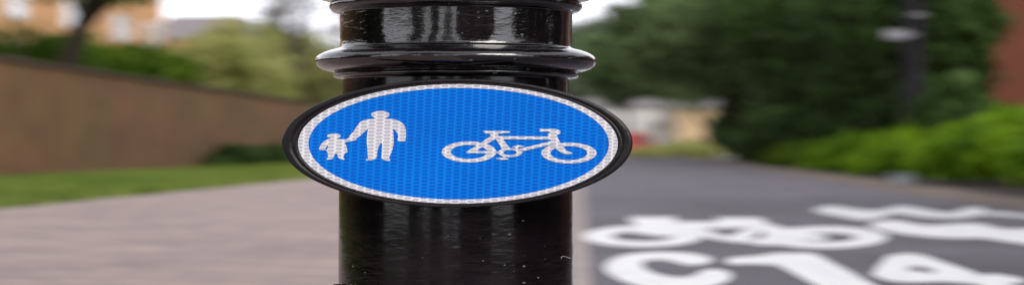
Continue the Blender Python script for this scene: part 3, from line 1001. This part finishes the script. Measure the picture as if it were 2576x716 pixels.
bm = bmesh.new()
prism_xz(bm, [(-2.6, .38), (2.1, .38), (2.15, 1.15), (1.95, 1.38), (1.2, 2.45), (.85, 2.62), (-2.5, 2.62), (-2.62, 2.4)], -.95, .95)
bmesh.ops.bevel(bm, geom=list(bm.edges), offset=0.06, segments=2, affect='EDGES')
from_bm('body', bm, M['car_red'], car)
for s in (-1, 1):
    bm = bmesh.new()
    y0, y1 = sorted((s * .953, s * .97))
    prism_xz(bm, [(.15, 1.45), (1.62, 1.45), (1.05, 2.25), (.15, 2.25)], y0, y1)
    from_bm('window', bm, M['glass'], car)
    for wx in (-1.6, 1.3):
        bm = bmesh.new(); bm_tube(bm, [(wx, s * .80, .36), (wx, s * 1.0, .36)], [.36, .36], 24); from_bm('wheel', bm, M['tyre'], car)
    bm = bmesh.new(); bm_box(bm, 2.12, 2.18, s * .62 - .18, s * .62 + .18, .82, 1.02, .02); from_bm('headlight', bm, M['plate'], car)

# ---------------------------------------------------------------- what stands behind the camera (seen mirrored in the gloss paint)
def polar(deg, d):
    """deg right of straight back from the post"""
    return PX + math.sin(R(deg)) * d, PD - math.cos(R(deg)) * d


def back_tree(deg, d, rx, rz, cz, leaf, label, seed, n=110):
    x, y = polar(deg, d)
    return tree('street_tree', label, x - SL * y, y, cz - rz * .6, rx, rz, cz, leaf, seed, n, 40, 0.30, 0.35, 'trees behind the viewer')


back_tree(-39, 30, 4.2, 6.5, 7.2, M['leaf_dark'], 'green tree behind the viewer to the left', 51)
back_tree(-20, 34, 5.2, 7.0, 7.6, M['leaf_dark'], 'green tree behind the viewer', 52)
back_tree(-4, 38, 4.2, 6.5, 7.4, M['leaf_mid'], 'green tree straight behind the viewer', 53)
back_tree(78, 16, 3.6, 6.5, 6.9, M['leaf_dark'], 'dark tree behind the viewer to the right', 54)
back_tree(98, 17, 3.8, 6.5, 6.9, M['leaf_dark'], 'dark tree level with the post on the right', 55)
back_tree(118, 19, 3.6, 6.5, 6.9, M['leaf_dark'], 'dark tree ahead of the post on the right', 56)
back_tree(-78, 16, 3.0, 7.0, 7.6, M['leaf_dark'], 'dark tree on the lawn behind the viewer to the left', 58)
back_tree(-92, 16, 3.6, 7.0, 7.6, M['leaf_dark'], 'dark tree on the lawn level with the post', 57)
for k, (deg, d, rx, h, lab) in enumerate([(-37, 27, 3.4, 3.6, 'bush under the tree behind the viewer to the left'), (-17, 31, 3.0, 3.2, 'bush under the tree behind the viewer'),
                                          (66, 16, 2.2, 4.4, 'dark bush right behind the viewer'), (80, 14, 3.0, 4.2, 'dark bush on the right behind the verge'),
                                          (97, 15, 3.0, 4.2, 'dark bush level with the post on the right'), (116, 17, 3.0, 4.0, 'dark bush ahead of the post on the right'),
                                          (-80, 14, 2.4, 3.8, 'dark bush on the lawn behind the viewer'), (-95, 15, 2.6, 3.6, 'dark bush on the lawn level with the post')]):
    x, y = polar(deg, d)
    shrub('hedge_bush', lab, x - SL * y, y, rx, rx, h, M['leaf_dark'], 120, 45, 0.2, 'bush', 'bushes behind the viewer')
back_tree(-22, 17, 9.0, 3.6, 13.5, M['leaf_dark'], 'tall spreading tree whose boughs hang over the viewer', 61, 200)
x, y = polar(138, 20)
hb3 = empty('side_brick_house', (x, y, 0), 'red brick house on the right beyond the frame', 'house', None, R(-42))
bm = bmesh.new(); bm_box(bm, -6, 6, 0, 9, 0, 8); from_bm('wall', bm, M['red_brick'], hb3)
bm = bmesh.new()
vs = [bm.verts.new(c) for c in [(-6.4, -.4, 8.01), (6.4, -.4, 8.01), (6.4, 9.4, 8.01), (-6.4, 9.4, 8.01), (-6.4, 4.5, 12), (6.4, 4.5, 12)]]
for f in ((0, 1, 5, 4), (2, 3, 4, 5), (1, 2, 5), (3, 0, 4), (0, 3, 2, 1)):
    bm.faces.new([vs[i] for i in f])
from_bm('roof', bm, M['roof_slate'], hb3)
for xc in (-3.5, 3.5):
    for zc in (2.2, 5.6):
        window(hb3, 'X', xc, 2.2, zc, 1.5, 0, M['glass'], -1)
x, y = polar(21, 36)
hb2 = empty('dark_brick_house', (x, y, 0), 'dark brick house behind the viewer', 'house', None, R(20))
bm = bmesh.new(); bm_box(bm, -10.5, 10.5, -9, 0, 0, 8); from_bm('wall', bm, M['dark_brick'], hb2)
bm = bmesh.new()
vs = [bm.verts.new(c) for c in [(-10.9, -9.4, 8.01), (10.9, -9.4, 8.01), (10.9, .4, 8.01), (-10.9, .4, 8.01), (-10.9, -4.5, 12), (10.9, -4.5, 12)]]
for f in ((0, 1, 5, 4), (2, 3, 4, 5), (1, 2, 5), (3, 0, 4), (0, 3, 2, 1)):
    bm.faces.new([vs[i] for i in f])
from_bm('roof', bm, M['roof_slate'], hb2)
for xc in (-6, 0, 6):
    for zc in (2.2, 5.6):
        window(hb2, 'X', xc, 2.4, zc, 1.5, 0, M['glass'], 1)

# ---------------------------------------------------------------- sky and sun
world = bpy.data.worlds.new('World')
scene.world = world
world.use_nodes = True
wt = world.node_tree
wt.nodes.clear()
sky = wt.nodes.new('ShaderNodeTexSky')
sky.sky_type = 'NISHITA'
sky.sun_disc = False
SUN_EL, SUN_AZ = 34.0, 142.0      # azimuth from +Y towards +X
sky.sun_elevation = R(SUN_EL)
sky.sun_rotation = R(SUN_AZ)
sky.air_density = 1.0
sky.dust_density = 3.0
sky.ozone_density = 1.0
hs = wt.nodes.new('ShaderNodeHueSaturation')
hs.inputs['Saturation'].default_value = 0.18
tint = wt.nodes.new('ShaderNodeMix'); tint.data_type = 'RGBA'; tint.blend_type = 'MULTIPLY'
tint.inputs[0].default_value = 1.0
tint.inputs[7].default_value = (0.98, 0.98, 1.06, 1)
bg = wt.nodes.new('ShaderNodeBackground')
bg.inputs[1].default_value = 0.12
wo = wt.nodes.new('ShaderNodeOutputWorld')
wt.links.new(sky.outputs[0], hs.inputs['Color'])
wt.links.new(hs.outputs[0], tint.inputs[6])
# an overcast layer: broken white cloud over the clear sky
wtc = wt.nodes.new('ShaderNodeTexCoord')
wmp = wt.nodes.new('ShaderNodeMapping'); wmp.inputs['Scale'].default_value = (1.0, 1.0, 2.5)
wnz = wt.nodes.new('ShaderNodeTexNoise'); wnz.inputs['Scale'].default_value = 2.2; wnz.inputs['Detail'].default_value = 5
wcr = wt.nodes.new('ShaderNodeValToRGB')
wcr.color_ramp.elements[0].position = 0.30; wcr.color_ramp.elements[0].color = (6.6, 6.7, 7.4, 1)
wcr.color_ramp.elements[1].position = 0.70; wcr.color_ramp.elements[1].color = (10.0, 10.1, 10.8, 1)
wmx = wt.nodes.new('ShaderNodeMix'); wmx.data_type = 'RGBA'; wmx.inputs[0].default_value = 0.85
wt.links.new(wtc.outputs['Generated'], wmp.inputs[0]); wt.links.new(wmp.outputs[0], wnz.inputs['Vector'])
wt.links.new(wnz.outputs[0], wcr.inputs[0])
# thinner, brighter cloud towards the horizon
wsp = wt.nodes.new('ShaderNodeSeparateXYZ'); wt.links.new(wtc.outputs['Generated'], wsp.inputs[0])
wmr = wt.nodes.new('ShaderNodeMapRange'); wmr.inputs[1].default_value = 0.05; wmr.inputs[2].default_value = 0.55
wmr.inputs[3].default_value = 2.0; wmr.inputs[4].default_value = 0.8
wt.links.new(wsp.outputs[2], wmr.inputs[0])
wvm = wt.nodes.new('ShaderNodeVectorMath'); wvm.operation = 'SCALE'
wt.links.new(wcr.outputs[0], wvm.inputs[0]); wt.links.new(wmr.outputs[0], wvm.inputs['Scale'])
wt.links.new(tint.outputs[2], wmx.inputs[6]); wt.links.new(wvm.outputs[0], wmx.inputs[7])
wt.links.new(wmx.outputs[2], bg.inputs[0])
wt.links.new(bg.outputs[0], wo.inputs[0])

sd = bpy.data.lights.new('sun', 'SUN')
sd.energy = 2.2
sd.angle = R(32)
sd.color = (1.0, 0.95, 0.88)
so = bpy.data.objects.new('sun', sd)
COL.objects.link(so)
sv = Vector((math.sin(R(SUN_AZ)) * math.cos(R(SUN_EL)), math.cos(R(SUN_AZ)) * math.cos(R(SUN_EL)), math.sin(R(SUN_EL))))
so.rotation_euler = sv.to_track_quat('Z', 'Y').to_euler()
so.location = (0, 0, 50)

# ---------------------------------------------------------------- camera
cd = bpy.data.cameras.new('camera')
cam = bpy.data.objects.new('camera', cd)
COL.objects.link(cam)
cam.location = (0, 0, H)
cam.rotation_euler = (R(90) + math.atan((VY - 357.2) / F), 0, 0)
cd.sensor_width = 36.0
cd.lens = F / 2576.0 * 36.0
cd.clip_start = 0.05
cd.clip_end = 6000
cd.dof.use_dof = True
cd.dof.focus_distance = 4.76
cd.dof.aperture_fstop = (cd.lens / 1000.0) / (2 * 0.0112)
cd.dof.aperture_ratio = 1 / 2.7
cd.dof.aperture_blades = 0
scene.camera = cam

scene.render.engine = 'CYCLES'
scene.cycles.use_denoising = True
scene.cycles.max_bounces = 6
scene.cycles.diffuse_bounces = 3
scene.cycles.sample_clamp_indirect = 8
scene.view_settings.view_transform = 'Standard'
scene.view_settings.look = 'None'
scene.view_settings.gamma = 1.0
scene.view_settings.use_curve_mapping = False
scene.view_settings.exposure = 0.05
